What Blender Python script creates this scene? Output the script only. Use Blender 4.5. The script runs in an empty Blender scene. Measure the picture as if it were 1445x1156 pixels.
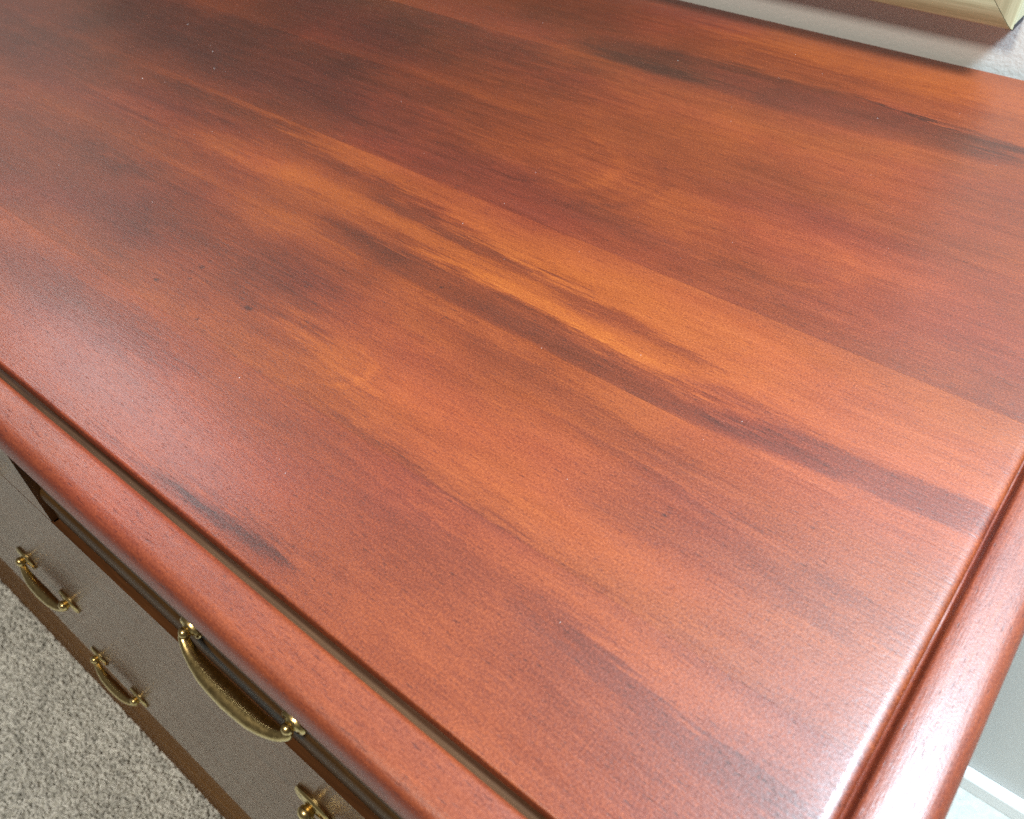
import bpy, bmesh, math, random
import numpy as np
from mathutils import Vector, Matrix
random.seed(7)
rng = np.random.default_rng(7)
S = bpy.context.scene
C = S.collection
H = 0.22                 # camera height above the dresser top: the unit of the measured layout
ZT = 3.24 * H            # dresser top above the floor

# ------------------------------------------------------------------ camera
cam = bpy.data.cameras.new('camera')
cam_ob = bpy.data.objects.new('camera', cam)
C.objects.link(cam_ob)
Mx = ((0.7744875, 0.63191929, -0.02910552),
      (0.42911075, -0.55861555, -0.7097976),
      (-0.46479359, 0.53723988, -0.70380412))
right, down, fwd = (Vector(r) for r in Mx)
cam_ob.matrix_world = Matrix(((right.x, -down.x, -fwd.x, 0.0),
                              (right.y, -down.y, -fwd.y, 0.0),
                              (right.z, -down.z, -fwd.z, ZT + H),
                              (0, 0, 0, 1)))
cam.sensor_fit = 'HORIZONTAL'
cam.sensor_width = 36.0
cam.lens = 1184.844 / 1445 * 36.0
cam.clip_start = 0.01
cam.clip_end = 60
cam.dof.use_dof = True
cam.dof.focus_distance = 0.37
cam.dof.aperture_fstop = 18.0
S.camera = cam_ob

# ------------------------------------------------------------------ world and lamps
world = bpy.data.worlds.new('World')
S.world = world
world.use_nodes = True
bg = world.node_tree.nodes['Background']
bg.inputs['Color'].default_value = (1.0, 0.95, 0.88, 1)
bg.inputs['Strength'].default_value = 0.11


def area(name, loc, target, sx, sy, power, col):
    l = bpy.data.lights.new(name, 'AREA')
    l.shape = 'RECTANGLE'
    l.size, l.size_y = sx, sy
    l.energy = power
    l.color = col
    o = bpy.data.objects.new(name, l)
    C.objects.link(o)
    o.location = loc
    o.rotation_euler = (Vector(target) - Vector(loc)).to_track_quat('-Z', 'Y').to_euler()
    return o


area('ceiling_lamp', (-0.10, -1.00, ZT + 1.50), (-0.4, 0.3, ZT), 0.32, 0.32, 31, (1.0, 0.92, 0.79))
area('cool_sheen_light', (0.32, 0.44, ZT + 0.84), (0.05, 0.22, ZT), 0.36, 0.18, 46, (0.63, 0.85, 1.0))  # unseen lamp added close to the wall for cool daylight and rim sheen
area('window_light_left', (-1.62, 0.26, ZT + 1.25), (-0.3, 0.1, ZT), 0.4, 0.6, 9.0, (0.92, 0.97, 1.0))

S.view_settings.view_transform = 'Standard'
S.view_settings.look = 'None'
S.view_settings.exposure = 0.08
S.view_settings.gamma = 1.0
S.view_settings.use_curve_mapping = False
S.render.engine = 'CYCLES'
S.cycles.use_denoising = False
S.cycles.sample_clamp_indirect = 2.0
S.cycles.caustics_reflective = True
S.cycles.caustics_refractive = False
S.cycles.use_adaptive_sampling = False


# ------------------------------------------------------------------ node helpers
class NT:
    def __init__(self, name):
        self.m = bpy.data.materials.new(name)
        self.m.use_nodes = True
        self.t = self.m.node_tree
        self.b = self.t.nodes['Principled BSDF']

    def node(self, kind, **kw):
        n = self.t.nodes.new(kind)
        for k, v in kw.items():
            setattr(n, k, v)
        return n

    def put(self, sock, v):
        if isinstance(v, bpy.types.NodeSocket):
            self.t.links.new(v, sock)
        elif v is not None:
            if hasattr(sock, 'default_value'):
                try:
                    sock.default_value = v
                except (TypeError, ValueError):
                    sock.default_value = (v, v, v, 1) if len(sock.default_value) == 4 else (v, v, v)

    def math(self, op, a, b=None, c=None, clamp=False):
        n = self.node('ShaderNodeMath', operation=op, use_clamp=clamp)
        for i, v in enumerate((a, b, c)):
            if v is not None:
                self.put(n.inputs[i], v)
        return n.outputs[0]

    def add(self, a, b): return self.math('ADD', a, b)
    def sub(self, a, b): return self.math('SUBTRACT', a, b)
    def mul(self, a, b): return self.math('MULTIPLY', a, b)
    def mad(self, a, b, c): return self.math('MULTIPLY_ADD', a, b, c)

    def xyz(self, x, y, z=0.0):
        n = self.node('ShaderNodeCombineXYZ')
        for i, v in enumerate((x, y, z)):
            self.put(n.inputs[i], v)
        return n.outputs[0]

    def sep(self, v):
        n = self.node('ShaderNodeSeparateXYZ')
        self.put(n.inputs[0], v)
        return n.outputs

    def noise(self, vec, scale=1.0, detail=2.0, rough=0.5):
        n = self.node('ShaderNodeTexNoise')
        n.noise_dimensions = '3D'
        self.put(n.inputs['Vector'], vec)
        n.inputs['Scale'].default_value = scale
        n.inputs['Detail'].default_value = detail
        n.inputs['Roughness'].default_value = rough
        return n.outputs['Fac'] if 'Fac' in n.outputs else n.outputs[0]

    def coords(self, obj=None):
        n = self.node('ShaderNodeTexCoord')
        if obj is not None:
            n.object = obj
        return n.outputs['Object']

    def ramp(self, fac, stops, interp='LINEAR'):
        n = self.node('ShaderNodeValToRGB')
        n.color_ramp.interpolation = interp
        el = n.color_ramp.elements
        while len(el) < len(stops):
            el.new(0.5)
        for e, (p, c) in zip(el, stops):
            e.position = p
            e.color = (*c, 1) if len(c) == 3 else c
        self.put(n.inputs[0], fac)
        return n.outputs[0]

    def smooth(self, x, lo, hi, a=0.0, b=1.0):
        n = self.node('ShaderNodeMapRange', interpolation_type='SMOOTHSTEP')
        for i, v in enumerate((x, lo, hi, a, b)):
            self.put(n.inputs[i], v)
        return n.outputs[0]

    def mix(self, fac, a, b, blend='MIX'):
        n = self.node('ShaderNodeMix', data_type='RGBA', blend_type=blend)
        self.put(n.inputs['Factor'], fac)
        for k, v in (('A', a), ('B', b)):
            s = [i for i in n.inputs if i.name == k and i.type == 'RGBA'][0]
            if isinstance(v, tuple):
                s.default_value = (*v, 1)
            else:
                self.put(s, v)
        return [o for o in n.outputs if o.type == 'RGBA'][0]

    def bump(self, height, strength, dist, normal=None):
        n = self.node('ShaderNodeBump')
        n.inputs['Strength'].default_value = strength
        n.inputs['Distance'].default_value = dist
        self.put(n.inputs['Height'], height)
        if normal is not None:
            self.put(n.inputs['Normal'], normal)
        return n.outputs[0]

    def out(self, **kw):
        for k, v in kw.items():
            s = self.b.inputs[k]
            if isinstance(v, tuple):
                s.default_value = (*v, 1)
            else:
                self.put(s, v)
        return self.m


# ------------------------------------------------------------------ mesh helpers
def tag(o, label=None, cat=None, kind=None, group=None):
    for k, v in (('label', label), ('category', cat), ('kind', kind), ('group', group)):
        if v:
            o[k] = v
    return o


def link(name, me, mat, parent=None, smooth=None):
    o = bpy.data.objects.new(name, me)
    C.objects.link(o)
    if mat is not None and not me.materials:
        me.materials.append(mat)
    if parent is not None:
        o.parent = parent
    if smooth is not None:
        me.shade_smooth()
        me.set_sharp_from_angle(angle=math.radians(smooth))
    return o


def mesh_from(name, bm):
    me = bpy.data.meshes.new(name)
    bm.normal_update()
    bm.to_mesh(me)
    bm.free()
    return me


def box(bm, x0, x1, y0, y1, z0, z1, bevel=0.0, seg=2):
    r = bmesh.ops.create_cube(bm, size=1.0)
    for v in r['verts']:
        v.co = Vector(((x0 + x1) / 2 + v.co.x * (x1 - x0), (y0 + y1) / 2 + v.co.y * (y1 - y0), (z0 + z1) / 2 + v.co.z * (z1 - z0)))
    if bevel:
        es = list({e for v in r['verts'] for e in v.link_edges})
        bmesh.ops.bevel(bm, geom=es, offset=bevel, segments=seg, affect='EDGES', profile=0.5)


def extrude_x(bm, prof, x0, x1):
    """closed (y,z) profile run from x0 to x1"""
    a = [bm.verts.new((x0, y, z)) for y, z in prof]
    b = [bm.verts.new((x1, y, z)) for y, z in prof]
    n = len(prof)
    for i in range(n):
        bm.faces.new((a[i], a[(i + 1) % n], b[(i + 1) % n], b[i]))
    bm.faces.new(a[::-1])
    bm.faces.new(b)
    bmesh.ops.recalc_face_normals(bm, faces=bm.faces)


def tube(bm, pts, radii, seg=12, flat=None):
    """tube along pts; flat = list of (ru, rv) multipliers"""
    pts = [Vector(p) for p in pts]
    rings = []
    ref = Vector((0, 1, 0))
    for i, p in enumerate(pts):
        t = (pts[min(i + 1, len(pts) - 1)] - pts[max(i - 1, 0)]).normalized()
        u = ref - t * ref.dot(t)
        if u.length < 1e-4:
            u = Vector((0, 0, 1)) - t * t.z
        u.normalize()
        v = t.cross(u)
        fu, fv = flat[i] if flat else (1, 1)
        rings.append([bm.verts.new(p + u * (math.cos(a) * radii[i] * fu) + v * (math.sin(a) * radii[i] * fv))
                      for a in (2 * math.pi * k / seg for k in range(seg))])
    for r0, r1 in zip(rings, rings[1:]):
        for k in range(seg):
            bm.faces.new((r0[k], r0[(k + 1) % seg], r1[(k + 1) % seg], r1[k]))
    bm.faces.new(rings[0][::-1])
    bm.faces.new(rings[-1])
    bmesh.ops.recalc_face_normals(bm, faces=bm.faces)


def lathe_y(bm, prof, cx, cz, sx=1.0, sz=1.0, seg=28):
    """(r, y) profile spun about a line parallel to Y through (cx, cz)"""
    rings = []
    for r, y in prof:
        rings.append([bm.verts.new((cx + sx * r * math.cos(a), y, cz + sz * r * math.sin(a)))
                      for a in (2 * math.pi * k / seg for k in range(seg))])
    for r0, r1 in zip(rings, rings[1:]):
        for k in range(seg):
            bm.faces.new((r0[k], r0[(k + 1) % seg], r1[(k + 1) % seg], r1[k]))
    bm.faces.new(rings[0])
    bm.faces.new(rings[-1])
    bmesh.ops.recalc_face_normals(bm, faces=bm.faces)


# ------------------------------------------------------------------ dresser root (centre of its footprint)
XR, XL = 0.044, -5.444        # panel right / left end, in H
YF, YB = 0.282, 2.573         # panel front / back, in H
XC = (XR + XL) / 2
dresser = bpy.data.objects.new('dresser', None)
C.objects.link(dresser)
dresser.empty_display_size = 0.2
ROOT = Vector((XC * H, 1.38 * H, 0.0))
dresser.location = ROOT
tag(dresser, 'reddish brown wooden dresser with grooved top edge and brass bail pulls', 'dresser')


def P(x, y, z):
    """measured units (camera foot, z from the camera) to dresser space"""
    return (x * H - ROOT.x, y * H - ROOT.y, ZT + (z + 1) * H)


def to_root(bm):
    for v in bm.verts:
        v.co = Vector(P(*v.co))


# ------------------------------------------------------------------ materials
def uv_of(n, swap=False):
    """dresser-space coordinates in H units, grain along u"""
    x, y, z = n.sep(n.coords(dresser))
    u = n.mad(x, 1 / H, ROOT.x / H)
    v = n.mad(y, 1 / H, ROOT.y / H)
    w = n.mad(z, 1 / H, 0.0)
    return (v, u, w) if swap else (u, v, w)


WOOD_RAMP = [(0.0, (0.013, 0.0044, 0.0026)), (0.25, (0.044, 0.0092, 0.0037)), (0.5, (0.110, 0.0185, 0.0044)),
             (0.75, (0.203, 0.0405, 0.0058)), (1.0, (0.30, 0.078, 0.0100))]

# (u, v, half length, half width, slope, amount, edge softness)
STREAKS_AND_SHADE = [
    (-0.88, 0.956, 0.56, 0.045, 0.000, -0.20, 0.60),
    (-0.70, 0.948, 0.26, 0.026, 0.000, -0.07, 0.8),
    (-0.33, 1.008, 0.16, 0.013, -0.05, -0.13, 0.8),
    (-0.28, 0.955, 0.14, 0.012, 0.02, -0.09, 0.8),
    (-0.12, 0.985, 0.34, 0.036, 0.13, -0.19, 0.5),
    (-1.45, 0.985, 0.40, 0.045, 0.02, -0.10, 0.9),
    (-0.92, 1.088, 0.46, 0.026, -0.07, -0.20, 0.9),
    (-1.25, 1.120, 0.40, 0.040, -0.05, -0.12, 0.9),
    (-0.42, 1.120, 0.85, 0.110, 0.00, 0.09, 0.9),
    (-0.80, 1.020, 0.34, 0.014, -0.02, 0.16, 0.9),
    (-1.95, 1.055, 0.50, 0.045, 0.02, 0.13, 0.9),
    (-1.48, 0.760, 0.46, 0.110, 0.05, -0.11, 1.4),
    (-1.12, 0.850, 0.30, 0.060, 0.00, -0.07, 1.4),
    (-2.02, 0.835, 0.16, 0.045, 0.00, -0.09, 1.4),
    (-1.60, 0.470, 0.35, 0.060, 0.00, -0.12, 1.0),
    (-0.90, 0.690, 0.22, 0.050, 0.00, 0.12, 1.0),
    (-0.60, 0.640, 0.35, 0.050, 0.00, 0.07, 1.0),
    (-0.42, 0.783, 0.22, 0.012, 0.00, -0.10, 0.9),
    (-0.62, 0.840, 0.30, 0.030, -0.05, -0.09, 1.0),
    (-0.25, 0.720, 0.25, 0.060, 0.05, -0.06, 1.0),
    (-0.70, 0.566, 0.36, 0.007, -0.01, -0.12, 1.0),
    (-0.30, 0.520, 0.30, 0.030, 0.02, 0.08, 1.0),
    (-0.20, 0.470, 0.28, 0.026, -0.12, -0.13, 1.0),
    (-0.86, 0.311, 0.16, 0.020, 0.04, -0.20, 1.6),
    (-0.80, 0.312, 0.08, 0.014, 0.06, -0.13, 1.6),
    (-0.92, 0.304, 0.07, 0.011, 0.00, -0.14, 1.6),
    (-0.73, 0.320, 0.03, 0.009, 0.00, -0.14, 1.6),
    (-1.06, 0.302, 0.18, 0.008, 0.02, -0.13, 1.6),
    (-1.12, 1.390, 0.22, 0.060, 0.10, -0.05, 1.0),
    (-0.80, 1.340, 0.30, 0.040, 0.00, -0.07, 1.0),
    (-0.55, 1.520, 0.40, 0.040, 0.02, 0.06, 1.0),
    (-0.85, 2.130, 0.66, 0.105, 0.00, -0.21, 0.6),
    (-0.40, 2.150, 0.50, 0.060, 0.04, -0.08, 0.9),
    (-1.30, 2.080, 0.30, 0.035, 0.00, -0.14, 0.9),
    (-0.52, 2.204, 0.17, 0.0045, -0.11, -0.30, 0.8),
    (-0.62, 2.430, 0.60, 0.090, 0.00, 0.10, 1.0),
    (-2.35, 1.480, 1.15, 0.30, 0.00, -0.24, 1.5),  # these broad far-left patches paint dim light and dark reflections into the wood
    (-2.70, 1.120, 1.05, 0.22, 0.00, -0.24, 1.4),
    (-2.25, 0.720, 0.95, 0.24, 0.00, -0.20, 1.5),
    (-2.35, 1.880, 1.10, 0.30, 0.00, -0.24, 1.5),
    (-1.75, 2.300, 0.80, 0.26, 0.00, -0.16, 1.5),
    (-2.10, 1.200, 0.35, 0.030, 0.00, -0.10, 1.0),
    (-1.55, 1.160, 0.30, 0.025, -0.03, -0.12, 1.0),
]
ARCS = [(-1.03, 0.665, 0.115, 0.062, 0.09, 0.09), (-1.30, 1.50, 0.34, 0.17, 0.06, 0.05), (-1.18, 1.50, 0.34, 0.20, 0.05, -0.05), (-0.62, 1.46, 0.26, 0.12, 0.06, 0.04)]
SPOTS = [(-1.248, 0.667, 0.014, 0.008), (-1.438, 0.696, 0.009, 0.006), (-1.477, 0.611, 0.009, 0.006), (-1.425, 0.655, 0.005, 0.004),
         (-0.338, 0.729, 0.007, 0.004), (-1.30, 0.585, 0.005, 0.004), (-0.99, 0.945, 0.006, 0.004)]


def wood_top(name, streaks=None, swap=False, level=0.56, rough0=0.44, coat=0.16, spec=0.48, sp=0.55):
    n = NT(name)
    u, v, w = uv_of(n, swap)
    p_low = n.xyz(n.mul(u, 1.1), n.mul(v, 5.0), w)
    flame = n.sub(n.noise(p_low, 1.0, 4.0, 0.55), 0.5)
    p_mid = n.xyz(n.mul(u, 5.0), n.mul(v, 44.0), n.mul(w, 10.0))
    mid = n.sub(n.noise(p_mid, 1.0, 4.0, 0.6), 0.5)
    p_fib = n.xyz(n.mul(u, 26.0), n.mul(v, 330.0), n.mul(w, 120.0))
    fib = n.sub(n.noise(p_fib, 1.0, 3.0, 0.6), 0.5)
    p_iso = n.xyz(u, v, w)
    speck = n.sub(n.noise(p_iso, 300.0, 1.0, 0.6), 0.5)
    blot = n.sub(n.noise(p_iso, 3.2, 3.0, 0.5), 0.5)
    info = n.node('ShaderNodeObjectInfo')
    tint = n.node('ShaderNodeSeparateColor')
    n.put(tint.inputs[0], info.outputs['Color'])
    t = n.add(level, n.mul(flame, 0.22))
    t = n.mad(mid, 0.20, t)
    p_lin = n.xyz(n.mul(u, 9.0), n.mul(v, 170.0), n.mul(w, 60.0))
    lin = n.sub(n.noise(p_lin, 1.0, 2.0, 0.6), 0.5)
    t = n.mad(lin, 0.14, t)
    t = n.mad(blot, 0.28, t)
    t = n.add(t, n.sub(tint.outputs[0], 0.5))
    if streaks is not None:
        # streak edges feathered along the grain
        wob = n.sub(n.noise(n.xyz(n.mul(u, 2.6), n.mul(v, 4.0), 7.0), 1.0, 2.0, 0.5), 0.5)
        vv = n.mad(wob, 0.05, v)
        vv = n.mad(mid, 0.060, vv)
        vv = n.mad(lin, 0.034, vv)
        vv = n.mad(fib, 0.012, vv)
        uu = n.mad(mid, 0.45, u)
        uu = n.mad(lin, 0.40, uu)
        us = n.mad(mid, 0.10, n.mad(speck, 0.05, u))
        for (u0, v0, L, wd, sl, am, soft) in [(*k[:6], k[6] * 0.62) for k in STREAKS_AND_SHADE if streaks[0] - 0.03 < k[1] < streaks[1] + 0.03]:
            ux = uu if L > 0.2 else us
            a = n.mad(ux, 1 / L, -u0 / L)
            b = n.mad(ux, -sl / wd, sl * u0 / wd)
            b = n.add(n.mad(vv, 1 / wd, -v0 / wd), b)
            d = n.math('POWER', n.add(n.math('POWER', n.math('ABSOLUTE', a), 3.0), n.mul(b, b)), 0.5)
            msk = n.smooth(d, 1.0 + 0.45 * soft, 1.0 - 0.9 * soft)
            t = n.mad(msk, am * 0.86, t)
        for (u0, v0, ru, rv) in [k for k in SPOTS if streaks[0] < k[1] < streaks[1]]:
            a = n.mad(n.mad(speck, 0.012, u), 1 / ru, -u0 / ru)
            b = n.mad(n.mad(speck, 0.008, v), 1 / rv, -v0 / rv)
            d = n.math('POWER', n.add(n.mul(a, a), n.mul(b, b)), 0.5)
            t = n.mad(n.smooth(d, 1.1, 0.3), -0.26, t)
    if streaks is not None:
        for (u0, v0, ru, rv, th, am) in [k for k in ARCS if streaks[0] < k[1] < streaks[1]]:
            a = n.mad(n.mad(mid, 0.10, u), 1 / ru, -u0 / ru)
            b = n.mad(n.mad(mid, 0.03, v), 1 / rv, -v0 / rv)
            d = n.math('ABSOLUTE', n.sub(n.math('POWER', n.add(n.mul(a, a), n.mul(b, b)), 0.5), 1.0))
            msk = n.mul(n.smooth(d, th * 1.6, 0.0), n.smooth(a, 0.0, 0.8))
            t = n.mad(msk, am, t)
    t = n.mad(fib, 0.24, t)
    t = n.mad(speck, sp, t)
    # dark open pores, short dashes along the grain
    pores = n.noise(n.xyz(n.mul(u, 55.0), n.mul(v, 420.0), n.mul(w, 200.0)), 1.0, 1.0, 0.5)
    t = n.mad(n.smooth(pores, 0.62, 0.74), -0.20, t)
    col = n.ramp(t, WOOD_RAMP, 'LINEAR')
    # red stain drifting over the orange
    redf = n.smooth(n.noise(n.xyz(n.mul(u, 1.6), n.mul(v, 3.4), n.add(w, 3.0)), 1.0, 3.0, 0.5), 0.40, 0.68)
    redf = n.math('MINIMUM', n.add(n.mul(redf, 0.40), tint.outputs[1]), 1.0)
    hs = n.node('ShaderNodeHueSaturation')
    hs.inputs['Hue'].default_value = 0.487
    hs.inputs['Saturation'].default_value = 0.97
    n.put(hs.inputs['Color'], col)
    col = n.mix(redf, col, hs.outputs[0])
    rough = n.mad(speck, 0.16, n.mad(mid, 0.12, rough0))
    hgt = n.add(n.mul(n.noise(p_iso, 240.0, 2.0, 0.6), 0.8), n.add(n.mul(fib, 1.3), n.mul(n.smooth(pores, 0.62, 0.80), -0.7)))
    nrm = n.bump(hgt, 0.22, 0.00035)
    return n.out(**{'Base Color': col, 'Roughness': rough, 'Normal': nrm, 'IOR': 1.5, 'Coat Weight': coat,
                    'Coat Roughness': 0.17, 'Specular IOR Level': spec, 'Coat Normal': n.bump(hgt, 0.12, 0.0003)})


M_RIMX = wood_top('stained_wood_edge', level=0.56, rough0=0.42, coat=0.0, spec=0.65, sp=0.38)
M_RIMY = wood_top('stained_wood_side_edge', swap=True, level=0.56, rough0=0.42, coat=0.0, spec=0.65, sp=0.38)


def wood_case(name, c0, c1, rough, spec, axis='x'):
    n = NT(name)
    x, y, z = n.sep(n.coords(dresser))
    a, b = (x, z) if axis == 'x' else (z, x)
    f = n.noise(n.xyz(n.mul(a, 6.0), n.mul(b, 60.0), n.mul(y, 60.0)), 1.0, 4.0, 0.6)
    g = n.noise(n.xyz(n.mul(a, 60.0), n.mul(b, 900.0), n.mul(y, 900.0)), 1.0, 2.0, 0.6)
    t = n.mad(n.sub(g, 0.5), 0.5, f)
    col = n.ramp(t, [(0.25, c0), (0.75, c1)])
    nrm = n.bump(g, 0.05, 0.0002)
    return n.out(**{'Base Color': col, 'Roughness': rough, 'Normal': nrm, 'Specular IOR Level': spec})


M_FRONT = wood_case('polished_drawer_wood', (0.045, 0.018, 0.007), (0.115, 0.045, 0.016), 0.20, 0.30)
M_CASE = wood_case('case_wood', (0.045, 0.014, 0.006), (0.12, 0.038, 0.012), 0.35, 0.4)
M_BASE = wood_case('base_wood', (0.09, 0.036, 0.007), (0.21, 0.090, 0.017), 0.62, 0.10)
M_BEAD = wood_case('beaded_drawer_wood', (0.022, 0.010, 0.003), (0.075, 0.036, 0.009), 0.5, 0.12)
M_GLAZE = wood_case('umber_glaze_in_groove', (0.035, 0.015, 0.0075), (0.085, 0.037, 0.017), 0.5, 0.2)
M_DARK = wood_case('rail_wood', (0.010, 0.005, 0.003), (0.03, 0.012, 0.006), 0.6, 0.15)


def brass():
    n = NT('antique_brass')
    c = n.coords()
    g = n.node('ShaderNodeNewGeometry')
    f = n.noise(c, 500.0, 3.0, 0.6)
    pt = n.smooth(g.outputs['Pointiness'], 0.44, 0.53)
    t = n.math('MULTIPLY', n.mad(n.smooth(f, 0.25, 0.62), 0.3, 0.6), 1.0)
    col = n.ramp(t, [(0.0, (0.05, 0.038, 0.02)), (0.5, (0.35, 0.25, 0.10)), (1.0, (0.64, 0.48, 0.21))])
    rough = n.mad(f, 0.12, 0.22)
    return n.out(**{'Base Color': col, 'Metallic': 1.0, 'Roughness': rough, 'Normal': n.bump(f, 0.03, 0.0002)})


M_BRASS = brass()

# ------------------------------------------------------------------ setting: wall, baseboard, floor, carpet
YW = 2.60 * H


def wall_mat():
    n = NT('painted_wall')
    c = n.coords()
    f = n.noise(c, 420.0, 3.0, 0.55)
    g = n.noise(c, 3.0, 2.0, 0.5)
    col = n.mix(g, (0.57, 0.575, 0.555), (0.62, 0.625, 0.605))
    return n.out(**{'Base Color': col, 'Roughness': 0.6, 'Normal': n.bump(f, 0.35, 0.0006)})


M_WALL = wall_mat()
bm = bmesh.new()
box(bm, -3.2, 2.4, YW, YW + 0.1, 0.0, 2.7)
tag(link('wall', mesh_from('wall', bm), M_WALL), 'grey beige painted wall with fine orange peel texture', 'wall', 'structure')

n = NT('white_gloss_paint')
M_WHITE = n.out(**{'Base Color': n.mix(n.noise(n.coords(), 8.0), (0.78, 0.79, 0.78), (0.84, 0.85, 0.84)), 'Roughness': 0.35})
bm = bmesh.new()
bh = 0.118 * H * 1.0
prof = [(YW - 0.0005, 0.001), (YW - 0.012, 0.001), (YW - 0.012, bh - 0.005), (YW - 0.009, bh - 0.001), (YW - 0.0005, bh)]
extrude_x(bm, prof, -3.2, 2.4)
tag(link('baseboard', mesh_from('baseboard', bm), M_WHITE), 'white painted baseboard along the foot of the wall', 'baseboard', 'structure')


def carpet_mat(name, tuft):
    n = NT(name)
    c = n.coords()
    f = n.noise(c, 150.0, 2.0, 0.6)
    g = n.noise(c, 520.0, 2.0, 0.6)
    h = n.noise(c, 14.0, 2.0, 0.5)
    t = n.mad(n.sub(g, 0.5), 0.5, n.mad(n.sub(h, 0.5), 0.25, f))
    if tuft:
        col = n.ramp(t, [(0.28, (0.36, 0.362, 0.33)), (0.48, (0.67, 0.67, 0.625)), (0.68, (0.86, 0.865, 0.815))])
    else:
        col = n.ramp(t, [(0.28, (0.46, 0.455, 0.42)), (0.48, (0.52, 0.515, 0.475)), (0.68, (0.57, 0.565, 0.525))])
    kw = {'Base Color': col, 'Roughness': 0.95, 'Specular IOR Level': 0.1}
    kw['Normal'] = n.bump(g, 0.5, 0.002 if not tuft else 0.0008)
    return n.out(**kw)


bm = bmesh.new()
box(bm, -4.0, 3.0, -3.0, YW, -0.05, 0.0)
tag(link('floor', mesh_from('floor', bm), carpet_mat('carpet_backing', False)), 'grey beige carpeted floor', 'floor', 'structure')


def carpet():
    step = 0.0037
    xs = np.arange(-1.25, -0.05, step)
    ys = np.arange(-0.42, 0.10, step)
    X, Y = np.meshgrid(xs, ys)
    X = X.ravel() + rng.uniform(-.45, .45, X.size) * step
    Y = Y.ravel() + rng.uniform(-.45, .45, Y.size) * step
    n = X.size
    a = rng.uniform(0, 2 * np.pi, n)
    ln = rng.uniform(.0019, .0036, n)
    wd = rng.uniform(.0014, .0022, n)
    hz = rng.uniform(.0040, .0060, n)
    tx, ty = rng.normal(0, .0012, n), rng.normal(0, .0012, n)
    ring = [(1, 0), (.5, .87), (-.5, .87), (-1, 0), (-.5, -.87), (.5, -.87)]
    V = np.zeros((n, 13, 3))
    for k, (p, q) in enumerate(ring):
        dx = p * ln * np.cos(a) - q * wd * np.sin(a)
        dy = p * ln * np.sin(a) + q * wd * np.cos(a)
        V[:, k] = np.stack([X + dx, Y + dy, np.full(n, -.001)], 1)
        V[:, 6 + k] = np.stack([X + dx * .85 + tx, Y + dy * .85 + ty, hz * .7], 1)
    V[:, 12] = np.stack([X + tx * 1.3, Y + ty * 1.3, hz], 1)
    F = []
    for k in range(6):
        j = (k + 1) % 6
        F += [(k, j, 6 + j), (k, 6 + j, 6 + k), (6 + k, 6 + j, 12)]
    F = np.array(F)
    faces = (F[None] + (np.arange(n) * 13)[:, None, None]).reshape(-1, 3)
    me = bpy.data.meshes.new('carpet_pile')
    me.vertices.add(n * 13)
    me.vertices.foreach_set('co', V.reshape(-1))
    me.loops.add(faces.size)
    me.loops.foreach_set('vertex_index', faces.reshape(-1).astype(np.int32))
    me.polygons.add(len(faces))
    me.polygons.foreach_set('loop_start', np.arange(0, faces.size, 3, dtype=np.int32))
    me.update(calc_edges=True)
    me.shade_smooth()
    tag(link('carpet_pile', me, carpet_mat('carpet_loops', True)), 'grey and cream flecked loop carpet pile below the drawers', 'carpet', 'stuff')


carpet()

# ------------------------------------------------------------------ dresser: case
def part(name, bm, mat, parent=dresser, smooth=None, root=True):
    if root:
        to_root(bm)
    return link(name, mesh_from(name, bm), mat, parent, smooth)


ZB = -4.24                       # floor in measured units
bm = bmesh.new()
box(bm, XL - 0.0, XR - 0.01, 0.245, 2.555, -3.9, -1.105)
case = part('case', bm, M_CASE)

# plinth with a bead
bm = bmesh.new()
prof = [(0.2490, -3.02), (0.2065, -3.02), (0.2045, -3.20), (0.2035, -3.46), (0.1990, -3.50), (0.1955, -3.54), (0.1965, -3.59), (0.2010, -3.62),
        (0.2005, -3.80), (0.1990, -4.05), (0.1985, ZB), (0.30, ZB), (0.30, -3.9), (0.2490, -3.9)]
extrude_x(bm, prof, XL - 0.02, XR + 0.005)
part('base_moulding', bm, M_BASE, smooth=30)
bm = bmesh.new()
box(bm, XR - 0.10, XR + 0.002, 0.302, 2.55, ZB, -3.9005)
part('side_skirt', bm, M_BASE)
bm = bmesh.new()
box(bm, XL - 0.02, XL + 0.10, 0.302, 2.55, ZB, -3.9005)
part('side_skirt', bm, M_BASE)

# ------------------------------------------------------------------ dresser: edge moulding swept round the panel
PROF = [(0.0, -0.0190), (0.005, -0.0192), (0.0105, -0.0165), (0.0145, -0.0105), (0.0175, -0.0050), (0.0215, -0.0015), (0.026, -0.0002), (0.045, -0.0017),
        (0.066, -0.0034), (0.0765, -0.0052), (0.0835, -0.0092), (0.0892, -0.0155), (0.0935, -0.0245), (0.0957, -0.0355), (0.0965, -0.0500),
        (0.0960, -0.0640), (0.0930, -0.0770), (0.0870, -0.0880), (0.0780, -0.0960), (0.0660, -0.1000), (0.040, -0.1020), (0.0, -0.1020)]


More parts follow.
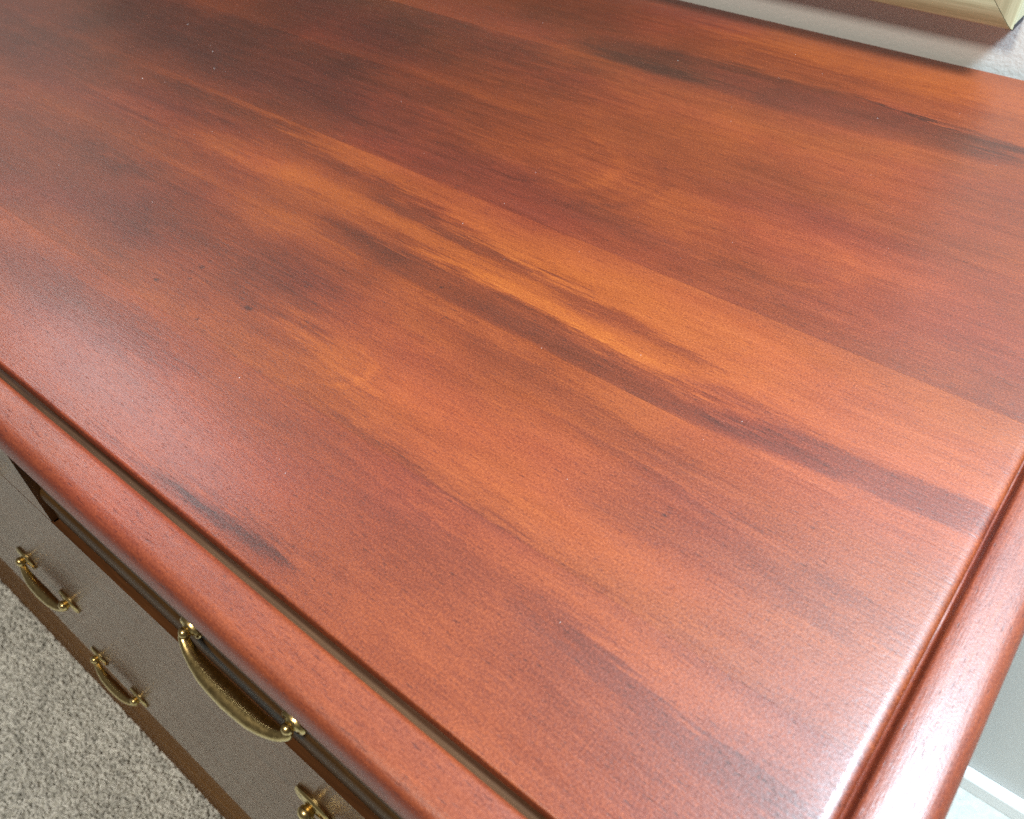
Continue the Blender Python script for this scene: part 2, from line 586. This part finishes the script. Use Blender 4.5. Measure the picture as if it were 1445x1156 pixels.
def sweep_rim():
    st = [((XL, YB), (-1, 0))]
    k = 40
    for i in range(1, k + 1):
        st.append(((XL, YB + (YF - YB) * i / k), (-1, 0)))
    for i in range(1, 9):
        a = math.pi + math.pi / 2 * i / 8
        st.append(((XL, YF), (math.cos(a), math.sin(a))))
    k = 90
    for i in range(1, k + 1):
        st.append(((XL + (XR - XL) * i / k, YF), (0, -1)))
    for i in range(1, 9):
        a = -math.pi / 2 + math.pi / 2 * i / 8
        st.append(((XR, YF), (math.cos(a), math.sin(a))))
    k = 40
    for i in range(1, k + 1):
        st.append(((XR, YF + (YB - YF) * i / k), (1, 0)))
    bm = bmesh.new()
    rings = []
    for (px, py), (nx, ny) in st:
        def sq(s, k=0.45 * abs(nx)):
            return s * (1 - k) if s < 0.028 else 0.028 * (1 - k) + (s - 0.028) * (0.0965 - 0.028 * (1 - k)) / (0.0965 - 0.028)
        # hand finishing: the profile wanders by a few tenths of a millimetre
        w = 0.0010 * math.sin(px * 5.1 + py * 3.7) + 0.0007 * math.sin(px * 13.0 - py * 9.1)
        rings.append([bm.verts.new((px + nx * sq(s) * (1 + w * 4), py + ny * sq(s) * (1 + w * 4), -1 + z + (w if 0 < i < len(PROF) - 4 else 0)))
                      for i, (s, z) in enumerate(PROF)])
    for q, (r0, r1) in enumerate(zip(rings, rings[1:])):
        side = 2 if abs(st[q][1][0]) > 0.75 else 0
        for i in range(len(PROF) - 1):
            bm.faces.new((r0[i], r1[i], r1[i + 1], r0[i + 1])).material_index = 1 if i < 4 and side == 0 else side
    bm.faces.new(rings[0])
    bm.faces.new(rings[-1][::-1])
    bmesh.ops.remove_doubles(bm, verts=bm.verts, dist=1e-5)
    bmesh.ops.recalc_face_normals(bm, faces=bm.faces)
    return bm


rim = part('edge_moulding', sweep_rim(), M_RIMX, smooth=50)
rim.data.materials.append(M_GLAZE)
rim.data.materials.append(M_RIMY)
rim.color = (0.52, 0.35, 0, 1)

# ------------------------------------------------------------------ dresser: top made of boards
bm = bmesh.new()
box(bm, XL + 0.004, XR - 0.004, YF + 0.004, YB - 0.004, -1.1025, -1.030)
top = part('top', bm, M_CASE)
SEAMS = [YF, 0.560, 0.917, 1.245, 1.640, 2.030, YB]
TINT = [(0.51, 0.25), (0.53, 0.03), (0.55, 0.0), (0.44, 0.06), (0.45, 0.0), (0.48, 0.0)]
for (y0, y1), (tv, red) in zip(zip(SEAMS, SEAMS[1:]), TINT):
    bm = bmesh.new()
    ya, yb = y0 + (0.00012 if y0 != YF else 0), y1 - (0.00012 if y1 != YB else 0)
    # the ends are eased over towards the groove
    xz = [(XR, -1.0298), (XR, -1.0105), (XR - 0.0012, -1.0070), (XR - 0.0034, -1.0042), (XR - 0.0070, -1.0019), (XR - 0.0120, -1.0006), (XR - 0.0190, -1.0), (XR - 0.0600, -1.0),
          (XL + 0.0600, -1.0), (XL + 0.0320, -1.0), (XL + 0.0200, -1.0004), (XL + 0.0040, -1.0038), (XL, -1.0105), (XL, -1.0298)]
    a = [bm.verts.new((x, ya, z)) for x, z in xz]
    b = [bm.verts.new((x, yb, z)) for x, z in xz]
    fr = None
    for k in range(len(xz)):
        q = (k + 1) % len(xz)
        bm.faces.new((a[k], a[q], b[q], b[k]))
    bm.faces.new(a[::-1])
    bm.faces.new(b)
    bmesh.ops.recalc_face_normals(bm, faces=bm.faces)
    if y0 == YF:
        ed = [e for e in bm.edges if all(v.co.z > -1.0106 and abs(v.co.y - YF) < 1e-4 for v in e.verts)]
        bmesh.ops.bevel(bm, geom=ed, offset=0.005, segments=3, affect='EDGES', profile=0.5)
    b = part('board', bm, wood_top('stained_board_wood', streaks=(y0, y1)), top, 35)
    b.color = (tv, red, 0, 1)


# ------------------------------------------------------------------ dresser: drawers and pulls
FACE = 0.200
BAILS = {}


def bail_mesh():
    """bail hanging between two posts 0.28 H apart, origin on the drawer face at its centre"""
    bm = bmesh.new()
    c = 0.130
    ctrl = [(-c + 0.006, -0.018, 0.0), (-c - 0.002, -0.020, -0.005), (-c + 0.002, -0.024, -0.014), (-c + 0.028, -0.031, -0.026),
            (-c + 0.072, -0.036, -0.034), (0, -0.037, -0.037)]
    ctrl = ctrl + [(-x, y, z) for x, y, z in ctrl[-2::-1]]
    rr = [0.0080, 0.0080, 0.0095, 0.0130, 0.0180, 0.0200]
    rr = rr + rr[-2::-1]
    # Catmull-Rom
    pts, rad = [], []
    cv = [Vector(p) for p in ctrl]
    for i in range(len(cv) - 1):
        p0, p1, p2, p3 = cv[max(i - 1, 0)], cv[i], cv[i + 1], cv[min(i + 2, len(cv) - 1)]
        for k in range(6):
            t = k / 6
            pts.append(0.5 * ((2 * p1) + (p2 - p0) * t + (2 * p0 - 5 * p1 + 4 * p2 - p3) * t * t + (3 * p1 - p0 - 3 * p2 + p3) * t ** 3))
            rad.append(rr[i] * (1 - t) + rr[i + 1] * t)
    pts.append(cv[-1]); rad.append(rr[-1])
    tube(bm, pts, rad, seg=14)
    return mesh_from('bail', bm)


def post_mesh():
    bm = bmesh.new()
    lathe_y(bm, [(0.018, -0.004), (0.015, -0.009), (0.012, -0.012), (0.013, -0.014), (0.0165, -0.018), (0.0178, -0.024), (0.0160, -0.030), (0.010, -0.035), (0.003, -0.037)], 0, 0, seg=20)
    return mesh_from('post', bm)


def plate_mesh():
    bm = bmesh.new()
    lathe_y(bm, [(0.050, -0.0004), (0.051, -0.005), (0.048, -0.009), (0.043, -0.0105), (0.039, -0.0085), (0.035, -0.0085), (0.029, -0.0115),
                 (0.022, -0.0130), (0.004, -0.0135)], 0, 0, 1.0, 0.82, seg=36)
    return mesh_from('backplate', bm)


ME = {'bail': bail_mesh(), 'post': post_mesh(), 'backplate': plate_mesh()}
for me in ME.values():
    for v in me.vertices:
        v.co = v.co * H
    me.materials.append(M_BRASS)
    me.shade_smooth()
    me.set_sharp_from_angle(angle=math.radians(40))


def pull(drawer, x, z, face=FACE, swing=0.0):
    for s in (-1, 1):
        for nm in ('backplate', 'post'):
            o = link(nm, ME[nm], None, drawer)
            o.location = P(x + 0.13 * s, face, z)
            if nm == 'backplate' and face > FACE:
                o.scale = (0.5, 1, 0.5)
            if nm == 'post' and face > FACE:
                o.scale = (0.6, 0.75, 0.6)
    o = link('bail', ME['bail'], None, drawer)
    o.location = P(x, face - 0.0, z)
    # swing about the line through the posts
    piv = Vector((0, -0.018 * H, 0))
    R = Matrix.Rotation(swing, 4, 'X')
    o.matrix_local = Matrix.Translation(Vector(P(x, face, z))) @ Matrix.Translation(piv) @ R @ Matrix.Translation(-piv)


def drawer(x0, x1, z0, z1, pulls, bead=False):
    bm = bmesh.new()
    g = 0.0030
    ga = 0.0010 if abs(z0 + 1.9) < 1e-3 else g
    gb = 0.0010 if abs(z1 + 1.9) < 1e-3 else g
    if not bead:
        box(bm, x0 + g, x1 - g, FACE, FACE + 0.042, z0 + ga, z1 - gb)
        d = part('drawer', bm, M_FRONT, smooth=30)
    else:
        f = FACE + 0.016
        prof = [(f + 0.026, z1 - g), (f, z1 - g), (f, -1.252)]
        for k in range(9):
            a = math.pi / 2 - math.pi * k / 8
            prof.append((f - 0.008 * math.cos(a), -1.276 + 0.022 * math.sin(a)))
        prof += [(f + 0.001, -1.302), (f - 0.002, -1.318), (f - 0.003, z0 + g + 0.004), (f, z0 + g), (f + 0.026, z0 + g)]
        extrude_x(bm, prof, x0 + g, x1 - g)
        d = part('drawer', bm, M_BEAD, smooth=40)
    for (px, pz) in pulls:
        pull(d, px, pz, FACE + 0.014 if bead else FACE)
    return d


ROWS = [(-1.352, -1.106), (-1.900, -1.352), (-2.442, -1.900), (-3.015, -2.442)]
XM = -2.70
XA, XZ = XL + 0.06, XR - 0.03
# top row: flat middle drawer, beaded drawers at its sides
drawer(-1.43, XZ, *ROWS[0], [(-0.770, -1.215)], bead=True)
drawer(-3.97, -1.43, *ROWS[0], [(-2.70, -1.215)])
drawer(XA, -3.97, *ROWS[0], [(-4.61, -1.215)], bead=True)
for i, (za, zh, xh) in enumerate(((0, -1.62, -0.57), (0, -2.185, -0.57), (0, -2.81, -0.57))):
    z0, z1 = ROWS[i + 1]
    drawer(XM, XZ, z0, z1, [(-2.12, zh), (xh, zh)])
    drawer(XA, XM, z0, z1, [(2 * XM + 2.12, zh), (2 * XM - xh, zh)])
bm = bmesh.new()
for z in (-1.352, -1.900, -2.442):
    pass
box(bm, XL + 0.02, XR - 0.012, 0.2425, 0.2445, -3.018, -1.106)
part('face_frame', bm, M_DARK)
for xa, xb in ((XL + 0.02, XA), (XZ, XR - 0.012)):
    bm = bmesh.new()
    box(bm, xa, xb, 0.206, 0.2420, -3.018, -1.106, bevel=0.002, seg=1)
    part('stile', bm, M_FRONT)


# ------------------------------------------------------------------ picture on the wall
def frame_wood():
    n = NT('pale_frame_wood')
    x, y, z = n.sep(n.coords())
    f = n.noise(n.xyz(n.mul(x, 7.0), n.mul(y, 190.0), n.mul(z, 190.0)), 1.0, 4.0, 0.6)
    g = n.noise(n.xyz(n.mul(x, 60.0), n.mul(y, 1500.0), n.mul(z, 1500.0)), 1.0, 2.0, 0.6)
    t = n.mad(n.sub(g, 0.5), 0.4, f)
    col = n.ramp(t, [(0.3, (0.29, 0.25, 0.145)), (0.55, (0.40, 0.355, 0.22)), (0.75, (0.47, 0.42, 0.275))])
    return n.out(**{'Base Color': col, 'Roughness': 0.45, 'Normal': n.bump(g, 0.12, 0.0003)})


M_FRAME = frame_wood()
FX0, FX1 = -5.55, -0.424
FZ0, FZ1 = -0.862, 2.1
FT = 0.098                    # depth off the wall, in H
RW = 0.135
pic = bpy.data.objects.new('picture_frame', None)
C.objects.link(pic)
pic.empty_display_size = 0.1


def W(x, z): return Vector((x * H, 0, ZT + (z + 1) * H))


pc = W((FX0 + FX1) / 2, FZ0)
pic.location = (pc.x, YW - 0.0008, pc.z)
tag(pic, 'dark picture in a pale wooden frame hanging above the dresser', 'picture frame')


def rail(length, name='rail'):
    """mitred rail along local x, outer edge at z = 0, back at y = 0"""
    bm = bmesh.new()
    L = length / 2
    sec = [(0.0, 0.0), (-FT * 0.90, 0.0), (-FT * 0.965, 0.004), (-FT, 0.012), (-FT, 0.055), (-FT * 0.96, 0.085), (-FT * 0.80, 0.118), (-FT * 0.70, RW - 0.004), (-FT * 0.66, RW), (0.0, RW)]
    a = [bm.verts.new(((-L + 0.0012 + z) * H, y * H, z * H)) for y, z in sec]
    b = [bm.verts.new(((L - 0.0012 - z) * H, y * H, z * H)) for y, z in sec]
    k = len(sec)
    for i in range(k):
        bm.faces.new((a[i], a[(i + 1) % k], b[(i + 1) % k], b[i]))
    bm.faces.new(a[::-1])
    bm.faces.new(b)
    bmesh.ops.recalc_face_normals(bm, faces=bm.faces)
    return mesh_from(name, bm)


fw, fh = FX1 - FX0, FZ1 - FZ0
for L, loc, ang in ((fw, (0, 0), 0), (fh, (fw / 2, fh / 2), -90), (fw, (0, fh), 180), (fh, (-fw / 2, fh / 2), 90)):
    o = link('rail', rail(L), M_FRAME, pic, 32)
    o.location = (loc[0] * H, 0, loc[1] * H)
    o.rotation_euler = (0, math.radians(ang), 0)
n = NT('dark_print')
c = n.coords()
M_PRINT = n.out(**{'Base Color': n.ramp(n.noise(c, 5.0, 4.0), [(0.3, (0.02, 0.022, 0.018)), (0.7, (0.07, 0.07, 0.05))]), 'Roughness': 0.35})
bm = bmesh.new()
box(bm, (-fw / 2 + RW + 0.0005) * H, (fw / 2 - RW - 0.0005) * H, -0.040 * H, -0.005 * H, (RW + 0.0005) * H, (fh - RW - 0.0005) * H)
link('print', mesh_from('print', bm), M_PRINT, pic)
# black block added at the corner to draw the open mitre gap dark
n = NT('dark_gap')
M_GAP = n.out(**{'Base Color': (0.008, 0.007, 0.012), 'Roughness': 0.7})
bm = bmesh.new()
box(bm, (fw / 2 - 0.016) * H, (fw / 2 + 0.0012) * H, -(FT - 0.010) * H, -0.002 * H, -0.0010 * H, 0.014 * H)
link('mitre_gap_block', mesh_from('mitre_gap_block', bm), M_GAP, pic)

# ------------------------------------------------------------------ dust on the top
bm = bmesh.new()
spots = [(-2.615, 1.495, 1.2), (-2.363, 1.407, 0.9), (-2.255, 1.332, 1.1), (-1.097, 0.529, 1.0), (-2.37, 1.165, 1.0)]
for k in range(70):
    spots.append((random.uniform(-2.6, -0.02), random.uniform(0.32, 2.4), random.uniform(0.25, 0.6)))
for (x, y, s) in spots:
    r = 0.00022 * s
    res = bmesh.ops.create_icosphere(bm, subdivisions=1, radius=r)
    sx, sy = random.uniform(.7, 1.6), random.uniform(.7, 1.3)
    for v in res['verts']:
        v.co = Vector((x * H + v.co.x * sx, y * H + v.co.y * sy, ZT + r * 0.5 + v.co.z * 0.7))
n = NT('dust')
tag(link('dust_specks', mesh_from('dust_specks', bm), n.out(**{'Base Color': (0.8, 0.78, 0.74), 'Roughness': 0.9})),
    'pale dust specks scattered over the dresser top', 'dust', 'stuff')
